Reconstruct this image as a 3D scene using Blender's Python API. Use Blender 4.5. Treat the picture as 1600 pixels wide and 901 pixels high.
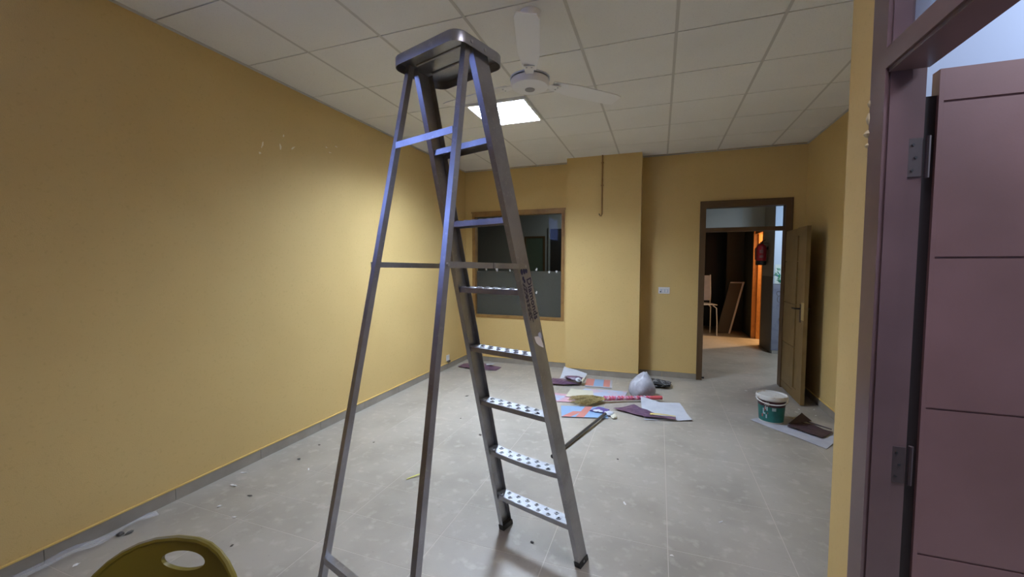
import bpy, math, random
from mathutils import Vector, Matrix
random.seed(7)
for o in list(bpy.data.objects): bpy.data.objects.remove(o)
sc = bpy.context.scene
COL = sc.collection
# ------------------------------------------------------------------ camera
YAW, PITCH, ROLL = 0.34582, -0.05532, 0.0012
cy, sy, cp, sp, cr, sr = math.cos(YAW), math.sin(YAW), math.cos(PITCH), math.sin(PITCH), math.cos(ROLL), math.sin(ROLL)
fwd = Vector((-sy*cp, cy*cp, sp)); rgt = Vector((cy, sy, 0)); up = rgt.cross(fwd)
r2 = cr*rgt + sr*up; u2 = -sr*rgt + cr*up
cam = bpy.data.cameras.new('camera'); co = bpy.data.objects.new('camera', cam); COL.objects.link(co)
cam.sensor_width = 36; cam.lens = 637.07/1600*36; cam.clip_start = 0.02
co.matrix_world = Matrix(((r2.x, u2.x, -fwd.x, 0.52646), (r2.y, u2.y, -fwd.y, -2.26852), (r2.z, u2.z, -fwd.z, 1.515), (0, 0, 0, 1)))
sc.camera = co
# ------------------------------------------------------------------ world, exposure, lamps of the neighbouring rooms
w = bpy.data.worlds.new('dusk_sky'); sc.world = w; w.use_nodes = True
w.node_tree.nodes['Background'].inputs[0].default_value = (0.26, 0.36, 1.0, 1)
w.node_tree.nodes['Background'].inputs[1].default_value = 3.4
vs = sc.view_settings
vs.view_transform = 'Standard'; vs.look = 'None'; vs.exposure = 1.3; vs.gamma = 1; vs.use_curve_mapping = False
PANEL_STRENGTH = 74.0
def area(name, loc, size, power, col, rot=(0, 0, 0)):
    l = bpy.data.lights.new(name, 'AREA'); l.shape = 'SQUARE'; l.size = size; l.energy = power; l.color = col
    o = bpy.data.objects.new(name, l); COL.objects.link(o); o.location = loc; o.rotation_euler = rot
def point(name, loc, rad, power, col):
    l = bpy.data.lights.new(name, 'POINT'); l.shadow_soft_size = rad; l.energy = power; l.color = col
    o = bpy.data.objects.new(name, l); COL.objects.link(o); o.location = loc
area('side_room_lamp', (2.35, -0.95, 2.97), 0.5, 30, (0.72, 0.82, 1.0))
area('corridor_lamp', (2.95, 4.75, 2.97), 0.5, 18, (0.84, 0.92, 1.0))
point('orange_room_bulb', (3.15, 7.32, 2.2), 0.05, 95, (1.0, 0.60, 0.30))
area('glazed_room_lamp', (-0.75, 5.6, 2.97), 0.4, 7, (0.85, 0.95, 1.0))

# ------------------------------------------------------------------ materials
def mat(name, col, rough=0.6, metal=0.0, noise=None, bump=None, spec=0.5):
    """noise = list of (scale, other colour, low, high, detail); bump = (scale, strength)"""
    m = bpy.data.materials.new(name); m.use_nodes = True; nt = m.node_tree; b = nt.nodes['Principled BSDF']
    b.inputs['Roughness'].default_value = rough; b.inputs['Metallic'].default_value = metal
    b.inputs['Specular IOR Level'].default_value = spec
    b.inputs['Base Color'].default_value = (*col, 1)
    tc = nt.nodes.new('ShaderNodeTexCoord'); geo = nt.nodes.new('ShaderNodeNewGeometry')
    src = geo.outputs['Position']
    last = None
    for (scl, oc, lo, hi, det) in (noise or []):
        n = nt.nodes.new('ShaderNodeTexNoise'); n.inputs['Scale'].default_value = scl; n.inputs['Detail'].default_value = det
        nt.links.new(src, n.inputs['Vector'])
        mr = nt.nodes.new('ShaderNodeMapRange'); mr.inputs[1].default_value = lo; mr.inputs[2].default_value = hi
        nt.links.new(n.outputs['Fac'], mr.inputs[0])
        mx = nt.nodes.new('ShaderNodeMix'); mx.data_type = 'RGBA'
        nt.links.new(mr.outputs[0], mx.inputs[0])
        if last is None: mx.inputs[6].default_value = (*col, 1)
        else: nt.links.new(last, mx.inputs[6])
        mx.inputs[7].default_value = (*oc, 1); last = mx.outputs[2]
    if last is not None: nt.links.new(last, b.inputs['Base Color'])
    if bump:
        n = nt.nodes.new('ShaderNodeTexNoise'); n.inputs['Scale'].default_value = bump[0]; n.inputs['Detail'].default_value = 6
        nt.links.new(src, n.inputs['Vector'])
        bp = nt.nodes.new('ShaderNodeBump'); bp.inputs['Strength'].default_value = bump[1]; bp.inputs['Distance'].default_value = 0.004
        nt.links.new(n.outputs['Fac'], bp.inputs['Height']); nt.links.new(bp.outputs[0], b.inputs['Normal'])
    return m
def emit(name, col, s):
    m = bpy.data.materials.new(name); m.use_nodes = True; nt = m.node_tree
    b = nt.nodes['Principled BSDF']; b.inputs['Base Color'].default_value = (0.8, 0.8, 0.8, 1)
    b.inputs['Emission Color'].default_value = (*col, 1); b.inputs['Emission Strength'].default_value = s
    return m
def glass(name, tint, gloss=0.08, rough=0.02):
    m = bpy.data.materials.new(name); m.use_nodes = True; nt = m.node_tree; nt.nodes.clear()
    out = nt.nodes.new('ShaderNodeOutputMaterial'); mx = nt.nodes.new('ShaderNodeMixShader'); t = nt.nodes.new('ShaderNodeBsdfTransparent'); g = nt.nodes.new('ShaderNodeBsdfGlossy')
    t.inputs[0].default_value = (*tint, 1); g.inputs['Roughness'].default_value = rough; mx.inputs[0].default_value = gloss
    nt.links.new(t.outputs[0], mx.inputs[1]); nt.links.new(g.outputs[0], mx.inputs[2]); nt.links.new(mx.outputs[0], out.inputs[0])
    return m
def film(name, col, opac):
    m = bpy.data.materials.new(name); m.use_nodes = True; nt = m.node_tree; nt.nodes.clear()
    out = nt.nodes.new('ShaderNodeOutputMaterial'); mx = nt.nodes.new('ShaderNodeMixShader'); t = nt.nodes.new('ShaderNodeBsdfTransparent'); g = nt.nodes.new('ShaderNodeBsdfDiffuse')
    g.inputs[0].default_value = (*col, 1); mx.inputs[0].default_value = opac
    nt.links.new(t.outputs[0], mx.inputs[1]); nt.links.new(g.outputs[0], mx.inputs[2]); nt.links.new(mx.outputs[0], out.inputs[0])
    return m
YEL = (0.62, 0.44, 0.175)
M = {}
M['yellow'] = mat('ochre_wall_paint', YEL, 0.75, noise=[(1.3, (0.58, 0.405, 0.155), 0.4, 0.75, 5), (55, (0.53, 0.37, 0.135), 0.58, 0.85, 4)], bump=(260, 0.25))
M['yellow_edge'] = mat('bright_ochre_paint_edge', (0.66, 0.45, 0.14), 0.6)
M['chip'] = mat('bare_plaster', (0.80, 0.72, 0.50), 0.9)
M['plastertan'] = mat('tan_plaster', (0.46, 0.37, 0.22), 0.9)
M['tile'] = mat('grey_stone_tile', (0.375, 0.34, 0.285), 0.40, noise=[(2.2, (0.29, 0.262, 0.218), 0.42, 0.7, 8), (14, (0.46, 0.42, 0.36), 0.55, 0.8, 6), (42, (0.23, 0.205, 0.172), 0.66, 0.85, 4)], bump=(60, 0.08))
M['grout'] = mat('pale_grout', (0.52, 0.465, 0.40), 0.9)
M['skirting'] = mat('grey_skirting_tile', (0.30, 0.265, 0.22), 0.5, noise=[(6, (0.23, 0.20, 0.165), 0.4, 0.75, 6)])
M['ctile'] = mat('mineral_ceiling_board', (0.78, 0.765, 0.72), 0.9, noise=[(1.1, (0.72, 0.705, 0.66), 0.4, 0.7, 4), (160, (0.66, 0.645, 0.605), 0.60, 0.72, 2)], bump=(300, 0.15))
M['cgrid'] = mat('grey_ceiling_bar', (0.52, 0.50, 0.455), 0.6)
M['soffit'] = mat('dark_plenum', (0.10, 0.095, 0.09), 0.9)
M['white_metal'] = mat('white_enamel', (0.80, 0.79, 0.76), 0.4)
M['alu'] = mat('worn_aluminium', (0.38, 0.38, 0.395), 0.36, 0.92, noise=[(9, (0.28, 0.275, 0.28), 0.4, 0.75, 6), (70, (0.46, 0.45, 0.46), 0.6, 0.8, 3)])
M['tread'] = mat('bright_aluminium_tread', (0.42, 0.43, 0.45), 0.5, 0.7, noise=[(40, (0.33, 0.335, 0.35), 0.5, 0.75, 4)])
M['black'] = mat('black_rubber', (0.012, 0.012, 0.013), 0.55)
M['darksteel'] = mat('dark_steel_tube', (0.16, 0.155, 0.15), 0.35, 0.85)
M['ink'] = mat('black_print', (0.02, 0.018, 0.05), 0.6)
M['steel'] = mat('rivet_steel', (0.45, 0.45, 0.46), 0.3, 0.9)
M['sticker'] = mat('torn_paper_sticker', (0.62, 0.55, 0.48), 0.8)
M['maroon'] = mat('maroon_gloss_paint', (0.135, 0.078, 0.078), 0.33, noise=[(3, (0.105, 0.060, 0.060), 0.4, 0.7, 5)])
M['leaf'] = mat('maroon_brown_door_paint', (0.19, 0.098, 0.094), 0.45, noise=[(2.2, (0.15, 0.075, 0.068), 0.45, 0.75, 6)], bump=(140, 0.03))
M['hinge'] = mat('dull_hinge_steel', (0.045, 0.028, 0.028), 0.6, 0.0)
M['gapshade'] = mat('dark_gap_shade', (0.018, 0.010, 0.010), 0.7)  # shade of the hinge-side gap, put into the colour
M['wood'] = mat('varnished_brown_wood', (0.30, 0.165, 0.05), 0.45, noise=[(8, (0.20, 0.10, 0.03), 0.45, 0.75, 6)])
M['doorwood'] = mat('olive_brown_door_wood', (0.20, 0.125, 0.045), 0.5, noise=[(6, (0.145, 0.09, 0.03), 0.45, 0.75, 6)])
M['darkwood'] = mat('dark_brown_frame_wood', (0.10, 0.055, 0.022), 0.5)
M['palewood'] = mat('bare_pale_wood', (0.46, 0.33, 0.14), 0.6)
M['orangewood'] = mat('orange_varnished_wood', (0.55, 0.25, 0.07), 0.35, noise=[(12, (0.42, 0.17, 0.045), 0.5, 0.75, 5)])
M['pane'] = glass('clear_window_glass', (0.86, 0.88, 0.86), 0.008)
M['pane2'] = glass('transom_glass', (0.80, 0.84, 0.88), 0.06)
M['frost'] = film('grey_frosted_film', (0.105, 0.105, 0.088), 0.74)
M['sheer'] = film('white_sheer_film', (0.75, 0.78, 0.85), 0.35)
M['paper'] = mat('white_paper', (0.50, 0.52, 0.565), 0.85, noise=[(9, (0.45, 0.47, 0.52), 0.45, 0.7, 4)])
M['greypaper'] = mat('grey_white_card', (0.43, 0.43, 0.47), 0.8, noise=[(9, (0.37, 0.37, 0.42), 0.45, 0.7, 4)])
M['cream'] = mat('cream_paper', (0.52, 0.49, 0.38), 0.85)
M['purple'] = mat('purple_print', (0.10, 0.05, 0.10), 0.4, noise=[(25, (0.20, 0.12, 0.16), 0.5, 0.7, 4)])
M['violet'] = mat('violet_print', (0.10, 0.07, 0.25), 0.45)
M['maroonpaper'] = mat('dark_maroon_sheet', (0.060, 0.034, 0.040), 0.55, noise=[(45, (0.16, 0.09, 0.09), 0.66, 0.74, 3)])
M['coral'] = mat('coral_print', (0.50, 0.19, 0.16), 0.5)
M['sky'] = mat('sky_blue_print', (0.22, 0.34, 0.52), 0.5)
M['pink'] = mat('pale_pink_print', (0.52, 0.30, 0.35), 0.55, noise=[(6, (0.35, 0.43, 0.55), 0.45, 0.6, 3)])
M['paleblue'] = mat('pale_blue_print', (0.37, 0.42, 0.55), 0.55, noise=[(7, (0.50, 0.38, 0.43), 0.48, 0.62, 3)])
M['yellowprint'] = mat('yellow_print', (0.62, 0.48, 0.14), 0.6)
M['greyplastic'] = mat('grey_plastic_bag', (0.36, 0.36, 0.40), 0.4, noise=[(18, (0.46, 0.46, 0.50), 0.45, 0.7, 5)], bump=(60, 0.6))
M['blackcloth'] = mat('black_grey_cloth', (0.022, 0.022, 0.025), 0.8, noise=[(26, (0.22, 0.22, 0.23), 0.52, 0.6, 5)])
M['bristle'] = mat('straw_olive_bristle', (0.22, 0.16, 0.05), 0.75, noise=[(60, (0.42, 0.33, 0.14), 0.4, 0.7, 3)])
M['handle'] = mat('pink_woven_handle', (0.55, 0.12, 0.25), 0.5, noise=[(45, (0.70, 0.45, 0.52), 0.5, 0.6, 2), (30, (0.20, 0.05, 0.14), 0.6, 0.7, 2)])
M['redcap'] = mat('coral_red_plastic', (0.58, 0.10, 0.11), 0.5)
M['teal'] = mat('teal_label', (0.012, 0.14, 0.125), 0.4, noise=[(14, (0.008, 0.09, 0.085), 0.5, 0.7, 3)])
M['darkred'] = mat('dark_red_paint_band', (0.055, 0.012, 0.022), 0.4)
M['bucketwhite'] = mat('white_bucket_plastic', (0.62, 0.60, 0.56), 0.5, noise=[(22, (0.45, 0.36, 0.30), 0.58, 0.7, 4)])
M['innerpaint'] = mat('grey_lilac_paint', (0.48, 0.47, 0.55), 0.35)
M['olive'] = mat('olive_yellow_plastic', (0.20, 0.16, 0.02), 0.42)
M['clear'] = film('crumpled_clear_plastic', (0.8, 0.8, 0.85), 0.16)
M['bluewall'] = mat('pale_blue_white_paint', (0.30, 0.35, 0.46), 0.8)
M['palewall'] = mat('white_blue_paint', (0.50, 0.63, 0.82), 0.8)
M['beamgrey'] = mat('light_grey_beam_paint', (0.62, 0.62, 0.58), 0.8)
M['greywall'] = mat('mid_grey_paint', (0.30, 0.30, 0.29), 0.8)
M['darkgrey'] = mat('dark_grey_dado_paint', (0.115, 0.12, 0.125), 0.7)
M['bluedado'] = mat('grey_blue_dado_paint', (0.20, 0.23, 0.32), 0.75, noise=[(9, (0.16, 0.18, 0.27), 0.5, 0.65, 4)])
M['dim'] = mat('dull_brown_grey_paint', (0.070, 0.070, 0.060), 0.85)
M['red'] = mat('extinguisher_red', (0.36, 0.016, 0.028), 0.35)
M['redlabel'] = mat('pale_red_label', (0.55, 0.25, 0.25), 0.5)
M['whiteplastic'] = mat('white_plastic', (0.72, 0.71, 0.70), 0.4)
M['socketgrey'] = mat('pale_grey_plastic', (0.50, 0.54, 0.60), 0.4)
M['board'] = mat('dark_board_face', (0.085, 0.075, 0.062), 0.7)
M['greenboard'] = mat('green_notice_board', (0.075, 0.11, 0.075), 0.8)
M['green'] = mat('green_poster_paint', (0.03, 0.30, 0.16), 0.7)
M['mint'] = mat('white_poster_paper', (0.62, 0.74, 0.78), 0.8)
M['bluepaint'] = mat('blue_poster_paint', (0.10, 0.25, 0.65), 0.7)
M['crumb'] = mat('dark_crumb', (0.10, 0.09, 0.08), 0.9)
M['whitecrumb'] = mat('white_plaster_crumb', (0.75, 0.74, 0.72), 0.9)
M['yellowtape'] = mat('yellow_green_strip', (0.62, 0.62, 0.10), 0.6)
M['lamp'] = emit('lit_diffuser', (0.80, 0.96, 1.22), PANEL_STRENGTH)
M['lamp2'] = emit('dull_blue_diffuser', (0.93, 0.93, 1.16), PANEL_STRENGTH*0.16)
M['louvre'] = mat('satin_grey_louvre', (0.13, 0.13, 0.13), 0.6)
M['lens'] = mat('grey_logo_disc', (0.28, 0.27, 0.27), 0.5)

# ------------------------------------------------------------------ geometry helpers
class G:
    def __init__(s): s.v = []; s.f = []
    def add(s, vs, fs):
        n = len(s.v); s.v += [tuple(x) for x in vs]; s.f += [tuple(i+n for i in f) for f in fs]; return s
    def box(s, x0, x1, y0, y1, z0, z1):
        return s.add([(x0,y0,z0),(x1,y0,z0),(x1,y1,z0),(x0,y1,z0),(x0,y0,z1),(x1,y0,z1),(x1,y1,z1),(x0,y1,z1)],
                     [(0,3,2,1),(4,5,6,7),(0,1,5,4),(1,2,6,5),(2,3,7,6),(3,0,4,7)])
    def loft(s, rings, cap=True):
        n = len(rings[0]); vs = [p for r in rings for p in r]; fs = []
        for k in range(len(rings)-1):
            for i in range(n):
                j = (i+1) % n; fs.append((k*n+i, k*n+j, (k+1)*n+j, (k+1)*n+i))
        if cap: fs.append(tuple(range(n-1, -1, -1))); fs.append(tuple((len(rings)-1)*n+i for i in range(n)))
        return s.add(vs, fs)
    def tube(s, pts, r, n=10):
        pts = [Vector(p) for p in pts]; rs = r if isinstance(r, (list, tuple)) else [r]*len(pts); rings = []
        for i, p in enumerate(pts):
            t = (pts[min(i+1, len(pts)-1)]-pts[max(i-1, 0)]).normalized()
            a = Vector((0, 0, 1)) if abs(t.z) < 0.9 else Vector((1, 0, 0))
            u = t.cross(a).normalized(); v = t.cross(u)
            rings.append([p + rs[i]*(math.cos(2*math.pi*k/n)*u + math.sin(2*math.pi*k/n)*v) for k in range(n)])
        return s.loft(rings)
    def lathe(s, prof, c=(0, 0, 0), n=24):
        return s.loft([[(c[0]+r*math.cos(2*math.pi*k/n), c[1]+r*math.sin(2*math.pi*k/n), c[2]+z) for k in range(n)] for r, z in prof])
    def disc(s, c, nrm, r, h, n=10):
        c = Vector(c); nrm = Vector(nrm).normalized(); return s.tube([c, c+nrm*h], r, n)
    def prism(s, poly, z0, z1):
        return s.loft([[(x, y, z0) for x, y in poly], [(x, y, z1) for x, y in poly]])
    def sheet(s, fn, nu, nv, th):
        """fn(u,v)->point; sheet of thickness th (offset in z)"""
        top = [Vector(fn(i/nu, j/nv)) for j in range(nv+1) for i in range(nu+1)]; k = len(top); W_ = nu+1
        vs = [p+Vector((0, 0, th)) for p in top]+top; fs = []
        for j in range(nv):
            for i in range(nu):
                a = j*W_+i; fs.append((a, a+1, a+W_+1, a+W_)); fs.append((k+a, k+a+W_, k+a+W_+1, k+a+1))
        bd = [i for i in range(W_)]+[j*W_+nu for j in range(1, nv+1)]+[nv*W_+i for i in range(nu-1, -1, -1)]+[j*W_ for j in range(nv-1, 0, -1)]
        for a, b in zip(bd, bd[1:]+bd[:1]): fs.append((a, k+a, k+b, b))
        return s.add(vs, fs)
    def mesh(s, name, m, smooth=False):
        me = bpy.data.meshes.new(name); me.from_pydata(s.v, [], s.f); me.update()
        if m: me.materials.append(M[m])
        if smooth:
            me.polygons.foreach_set('use_smooth', [True]*len(me.polygons))
            try: me.set_sharp_from_angle(angle=math.radians(40))
            except Exception: pass
        return me
    def obj(s, name, m, parent=None, smooth=False):
        return link(name, s.mesh(name, m, smooth), parent)
def link(name, data, parent=None):
    o = bpy.data.objects.new(name, data); COL.objects.link(o)
    if parent is not None: o.parent = parent
    return o
def tag(o, label, cat, group=None, kind=None):
    o['label'] = label; o['category'] = cat
    if group: o['group'] = group
    if kind: o['kind'] = kind
    return o
def struct(o, label, cat): return tag(o, label, cat, None, 'structure')
def thing(name, label, cat, loc=(0, 0, 0), rz=0, group=None, kind=None):
    o = bpy.data.objects.new(name, None); COL.objects.link(o); o.location = loc; o.rotation_euler = (0, 0, rz); o.empty_display_size = 0.1
    return tag(o, label, cat, group, kind)

XL, XR, YB, YC, H = -2.39, 2.19, 3.64, 3.375, 3.0
XN, YE = 1.20, -0.322            # face of the near right wall and its far end
YN = -3.60                       # wall behind the camera
# ------------------------------------------------------------------ floor
fl = struct(G().box(XL-.1, 4.6, YN-.1, 9.3, -0.12, -0.0006).obj('floor', 'grout'), 'grey stone tiled floor with thin pale joints', 'floor')
cache = {}
def floor_tile(x0, x1, y0, y1):
    g = 0.0020; k = (round(x1-x0, 3), round(y1-y0, 3))
    if k not in cache:
        a, b = k; cache[k] = G().add([(g,g,0),(a-g,g,0),(a-g,b-g,0),(g,b-g,0),(g,g,-.006),(a-g,g,-.006),(a-g,b-g,-.006),(g,b-g,-.006)],
            [(0,1,2,3),(0,4,5,1),(1,5,6,2),(2,6,7,3),(3,7,4,0)]).mesh('tile', 'tile')
    o = link('tile', cache[k], fl); o.location = (x0, y0, 0)
def tiles(xa, xb, ya, yb):
    i = math.floor(xa/.6+1e-6)
    while i*.6 < xb-1e-6:
        j = math.floor(ya/.6+1e-6)
        while j*.6 < yb-1e-6:
            a, b, c, d = max(xa, i*.6), min(xb, i*.6+.6), max(ya, j*.6), min(yb, j*.6+.6)
            if b-a > .01 and d-c > .01: floor_tile(a, b, c, d)
            j += 1
        i += 1
tiles(XL, XN, YN, YE); tiles(XL, XR, YE, YB); tiles(1.09, 1.98, YB, 3.76); tiles(.9, 2.38, 3.76, 9.0); tiles(2.38, 4.5, 3.76, 5.88); tiles(2.38, 4.4, 6.6, 7.5)
# ------------------------------------------------------------------ ceiling: boards between bars on a 0.6 m grid
ce = struct(G().box(XL-.1, 2.3, YN-.1, YB+.1, 3.09, 3.19).obj('ceiling', 'soffit'), 'suspended ceiling of off-white square boards between grey bars', 'ceiling')
cache2 = {}
def ceil_tile(x0, x1, y0, y1):
    gx, gy = 0.010, 0.0048; k = (round(x1-x0, 3), round(y1-y0, 3))
    if k not in cache2: cache2[k] = G().box(gx, k[0]-gx, gy, k[1]-gy, 0, .014).mesh('ceiling_board', 'ctile')
    o = link('ceiling_board', cache2[k], ce); o.location = (x0, y0, 2.996)
for i in range(-4, 4):
    for j in range(-6, 7):
        a, b, c, d = max(XL+.012, i*.6), min(XR-.012, i*.6+.6), max(YN, j*.6), min(YB-.012, j*.6+.6)
        if b-a < .03 or d-c < .03 or (i, j) in ((-2, 2), (1, -3)): continue
        ceil_tile(a, b, c, d)
for i in range(-3, 4): G().box(i*.6-.0098, i*.6+.0098, YN, YB, 2.9955, 3.006).obj('ceiling_bar', 'cgrid', ce)
for j in range(-5, 7): G().box(XL, XR, j*.6-.012, j*.6+.012, 3.003, 3.009).obj('ceiling_bar', 'cgrid', ce)
G().box(XL, XL+.022, YN, YB, 2.988, 2.996).obj('edge_angle', 'cgrid', ce)
G().box(XL, XR, YB-.022, YB, 2.988, 2.996).obj('edge_angle', 'cgrid', ce)
G().box(XR-.022, XR, YE, YB, 2.988, 2.996).obj('edge_angle', 'cgrid', ce)
# ------------------------------------------------------------------ walls
NY0, NY1, NZ0, NZ1 = -2.90, -1.42, 2.22, 2.95       # high window in the left wall, beside the camera
wl = struct(G().box(XL-.1, XL, YN, NY0, 0, 3.10).box(XL-.1, XL, NY1, YB+.12, 0, 3.10).box(XL-.1, XL, NY0, NY1, 0, NZ0).box(XL-.1, XL, NY0, NY1, NZ1, 3.10).obj('wall_left', 'yellow'), 'long ochre painted wall with a few chipped spots', 'wall')
for (y, z, a, b, rot) in [(.105,2.451,.012,.055,.25),(.081,2.382,.02,.016,0),(.266,2.48,.016,.05,-.2),(.39,2.503,.012,.05,.8),(.299,2.577,.012,.025,.1),(.758,2.607,.02,.012,.3),(.879,2.646,.03,.009,.1),(.80,2.57,.03,.008,0)]:
    pts = [(.5*a*math.cos(t)*(1+.5*math.sin(3*t+y*9)), .5*b*math.sin(t)*(1+.3*math.cos(2*t+z*7))) for t in [k*math.pi/4 for k in range(8)]]
    c_, s_ = math.cos(rot), math.sin(rot)
    G().loft([[(XL+d, y+p*c_+q*s_, z-p*s_+q*c_) for p, q in pts] for d in (-.002, .0012)]).obj('plaster_chip', 'chip', wl)
g = G()
WX0, WX1, WZ0, WZ1 = -2.272, -0.785, 0.70, 2.347     # window opening
DX0, DX1, DZ1 = 1.038, 2.037, 2.337                  # back door opening
g.box(XL, WX0, YB, YB+.12, 0, 3.10).box(WX0, WX1, YB, YB+.12, 0, WZ0).box(WX0, WX1, YB, YB+.12, WZ1, 3.10).box(WX1, DX0, YB, YB+.12, 0, 3.10).box(DX0, DX1, YB, YB+.12, DZ1, 3.10).box(DX1, XR+.1, YB, YB+.12, 0, 3.10)
struct(g.obj('wall_back', 'yellow'), 'ochre back wall with the window and the far doorway', 'wall')
struct(G().box(-.700, .290, YC, YB+.02, 0, 3.02).obj('wall_pillar', 'yellow'), 'wide ochre pillar standing out from the back wall', 'pillar')
struct(G().box(XR, XR+.1, YE-.12, YB, 0, 3.10).obj('wall_right', 'yellow'), 'ochre side wall behind the open brown door', 'wall')
OY0, OY1, FZ = -1.50, -0.509, 2.62                   # near door opening in the wall X = XN
wn = struct(G().box(XN, XN+.104, OY1, YE, 0, 3.10).box(XN, XN+.104, OY0, OY1, FZ, 3.10).box(XN, XN+.104, YN, OY0, 0, 3.10).obj('wall_near_right', 'yellow'), 'narrow ochre wall end beside the maroon door frame', 'wall')
for (y, z, sx, sz) in [(-.506, 2.02, .012, .05), (-.503, 1.97, .016, .03), (-.507, 2.07, .010, .03), (-.505, 1.93, .012, .02)]:
    G().lathe([(.001,-sz*.5),(sx*.7,-sz*.3),(sx,0),(sx*.6,sz*.35),(.001,sz*.5)], (XN-.002, y, z), 8).obj('plaster_lump', 'plastertan', wn, True)
# wall behind the camera, and the window in the left wall
struct(G().box(XL, XN+.104, YN-.12, YN, 0, 3.10).obj('wall_near', 'yellow'), 'ochre wall behind the camera', 'wall')
w2 = thing('window_2', 'wooden window to the evening sky beside the camera', 'window', kind='structure')
for a_, b_ in ((NY0, NY0+.05), (NY1-.05, NY1)): G().box(XL-.09, XL+.004, a_, b_, NZ0, NZ1).obj('window_jamb', 'wood', w2)
for a_, b_ in ((NZ0, NZ0+.05), (NZ1-.05, NZ1)): G().box(XL-.09, XL+.004, NY0+.05, NY1-.05, a_, b_).obj('window_rail', 'wood', w2)
G().box(XL-.07, XL-.064, NY0+.05, NY1-.05, NZ0+.05, NZ1-.05).obj('pane', 'pane', w2)
# side room beyond the maroon door
struct(G().box(XN+.104, 3.5, YE-.12, YE, 0, 3.10).obj('wall_side_room', 'bluewall'), 'pale blue wall glimpsed above the maroon door', 'wall')
struct(G().box(3.4, 3.5, YN, YE-.12, 0, 3.10).box(XN+.104, 3.5, YN-.1, YN, 0, 3.10).obj('wall_side_room_far', 'bluewall'), 'pale blue walls of the side room', 'wall')
struct(G().box(XN+.05, 3.5, YN-.1, YE, 3.0, 3.1).obj('ceiling_side_room', 'bluewall'), 'pale ceiling of the side room', 'ceiling')
# ------------------------------------------------------------------ skirting
def skirt(name, label, fn, L, phase):
    """fn(t0,t1,d0,d1,z0,z1) -> box args; runs 0..L"""
    root = thing(name, label, 'baseboard', kind='structure')
    t = -phase
    while t < L:
        a, b = max(0, t), min(L, t+.6)
        if b-a > .012:
            G().box(*fn(a+.0012, b-.0012, 0, .009, .0, .078)).obj('skirting_tile', 'skirting', root)
        t += .6
    G().box(*fn(0, L, 0, .0125, .078, .086)).obj('painted_edge', 'yellow_edge', root)
skirt('baseboard_left', 'grey skirting tiles along the long ochre wall', lambda a,b,d0,d1,z0,z1: (XL+d0, XL+d1, YN+a, YN+b, z0, z1), YB-YN, 0)
skirt('baseboard_back', 'grey skirting tiles below the glazed window', lambda a,b,d0,d1,z0,z1: (XL+.0126+a, XL+.0126+b, YB-d1, YB-d0, z0, z1), -.70-XL-.0126, .2)
skirt('baseboard_pillar', 'grey skirting tiles around the pillar foot', lambda a,b,d0,d1,z0,z1: (-.70+a, -.70+b, YC-d1, YC-d0, z0, z1), .99, .1)
skirt('baseboard_door', 'grey skirting tiles between pillar and far doorway', lambda a,b,d0,d1,z0,z1: (.29+a, .29+b, YB-d1, YB-d0, z0, z1), 1.038-.29, .3)
skirt('baseboard_right', 'grey skirting tiles on the side wall behind the bucket', lambda a,b,d0,d1,z0,z1: (XR-d1, XR-d0, YE+a, YE+b, z0, z1), YB-YE, .25)
# ------------------------------------------------------------------ window in the back wall
w1 = thing('window_1', 'wood framed window with frosted lower half in the back wall', 'window', kind='structure')
y0, y1 = YB-.008, YB+.10
G().box(WX0, WX0+.05, y0, y1, WZ0, WZ1).obj('window_jamb', 'wood', w1)
G().box(WX1-.045, WX1, y0, y1, WZ0, WZ1).obj('window_jamb', 'wood', w1)
G().box(WX0+.05, WX1-.045, y0, y1, WZ1-.06, WZ1).obj('window_head', 'wood', w1)
G().box(WX0+.05, WX1-.045, y0, y1, WZ0, WZ0+.045).obj('window_sill', 'wood', w1)
G().box(WX0-.012, WX1+.012, YB-.016, YB, WZ1-.012, WZ1+.014).obj('head_moulding', 'wood', w1)
px0, px1 = WX0+.05, WX1-.045
pn = G().box(px0, px1, YB+.062, YB+.067, WZ0+.045, WZ1-.06).obj('pane', 'pane', w1)
G().box(px0, px1, YB+.0605, YB+.062, WZ0+.045, 1.435).obj('frosted_film', 'frost', w1)
for (x, z, a, b) in [(-2.06,1.462,.028,.038),(-1.876,1.457,.04,.05),(-1.657,1.448,.026,.036),(-1.229,1.46,.03,.045),(-1.03,1.425,.026,.035),(-.915,1.432,.026,.035),(-1.531,1.212,.032,.022),(-1.228,1.11,.026,.045)]:
    pts = [(a*.5*math.cos(t)*(1+.35*math.sin(2*t+x*5)), b*.5*math.sin(t)*(1+.3*math.cos(3*t+x*8))) for t in [k*math.pi/4 for k in range(8)]]
    G().loft([[(x+p, YB+d, z+q) for p, q in pts] for d in (.0555, .0605)]).obj('paper_scrap', 'whiteplastic', w1)
# room behind the window
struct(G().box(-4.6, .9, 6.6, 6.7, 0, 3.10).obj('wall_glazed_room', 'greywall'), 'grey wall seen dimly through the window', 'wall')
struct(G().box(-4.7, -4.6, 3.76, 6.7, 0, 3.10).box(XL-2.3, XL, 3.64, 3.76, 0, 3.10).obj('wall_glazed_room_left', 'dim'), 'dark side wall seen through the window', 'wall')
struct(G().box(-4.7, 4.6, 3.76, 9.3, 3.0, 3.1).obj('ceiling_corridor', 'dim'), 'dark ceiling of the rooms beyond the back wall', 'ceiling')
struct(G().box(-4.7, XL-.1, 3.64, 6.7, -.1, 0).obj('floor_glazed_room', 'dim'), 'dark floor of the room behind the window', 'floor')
refl = thing('window_reflection', 'dark pale-edged rectangle imitating a window reflection in the glass', 'door', kind='structure')
G().box(-1.76, -1.42, 6.575, 6.598, 0, 2.33).obj('door_leaf', 'black', refl)  # black panel imitates the left window's dark reflection in the pane
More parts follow.
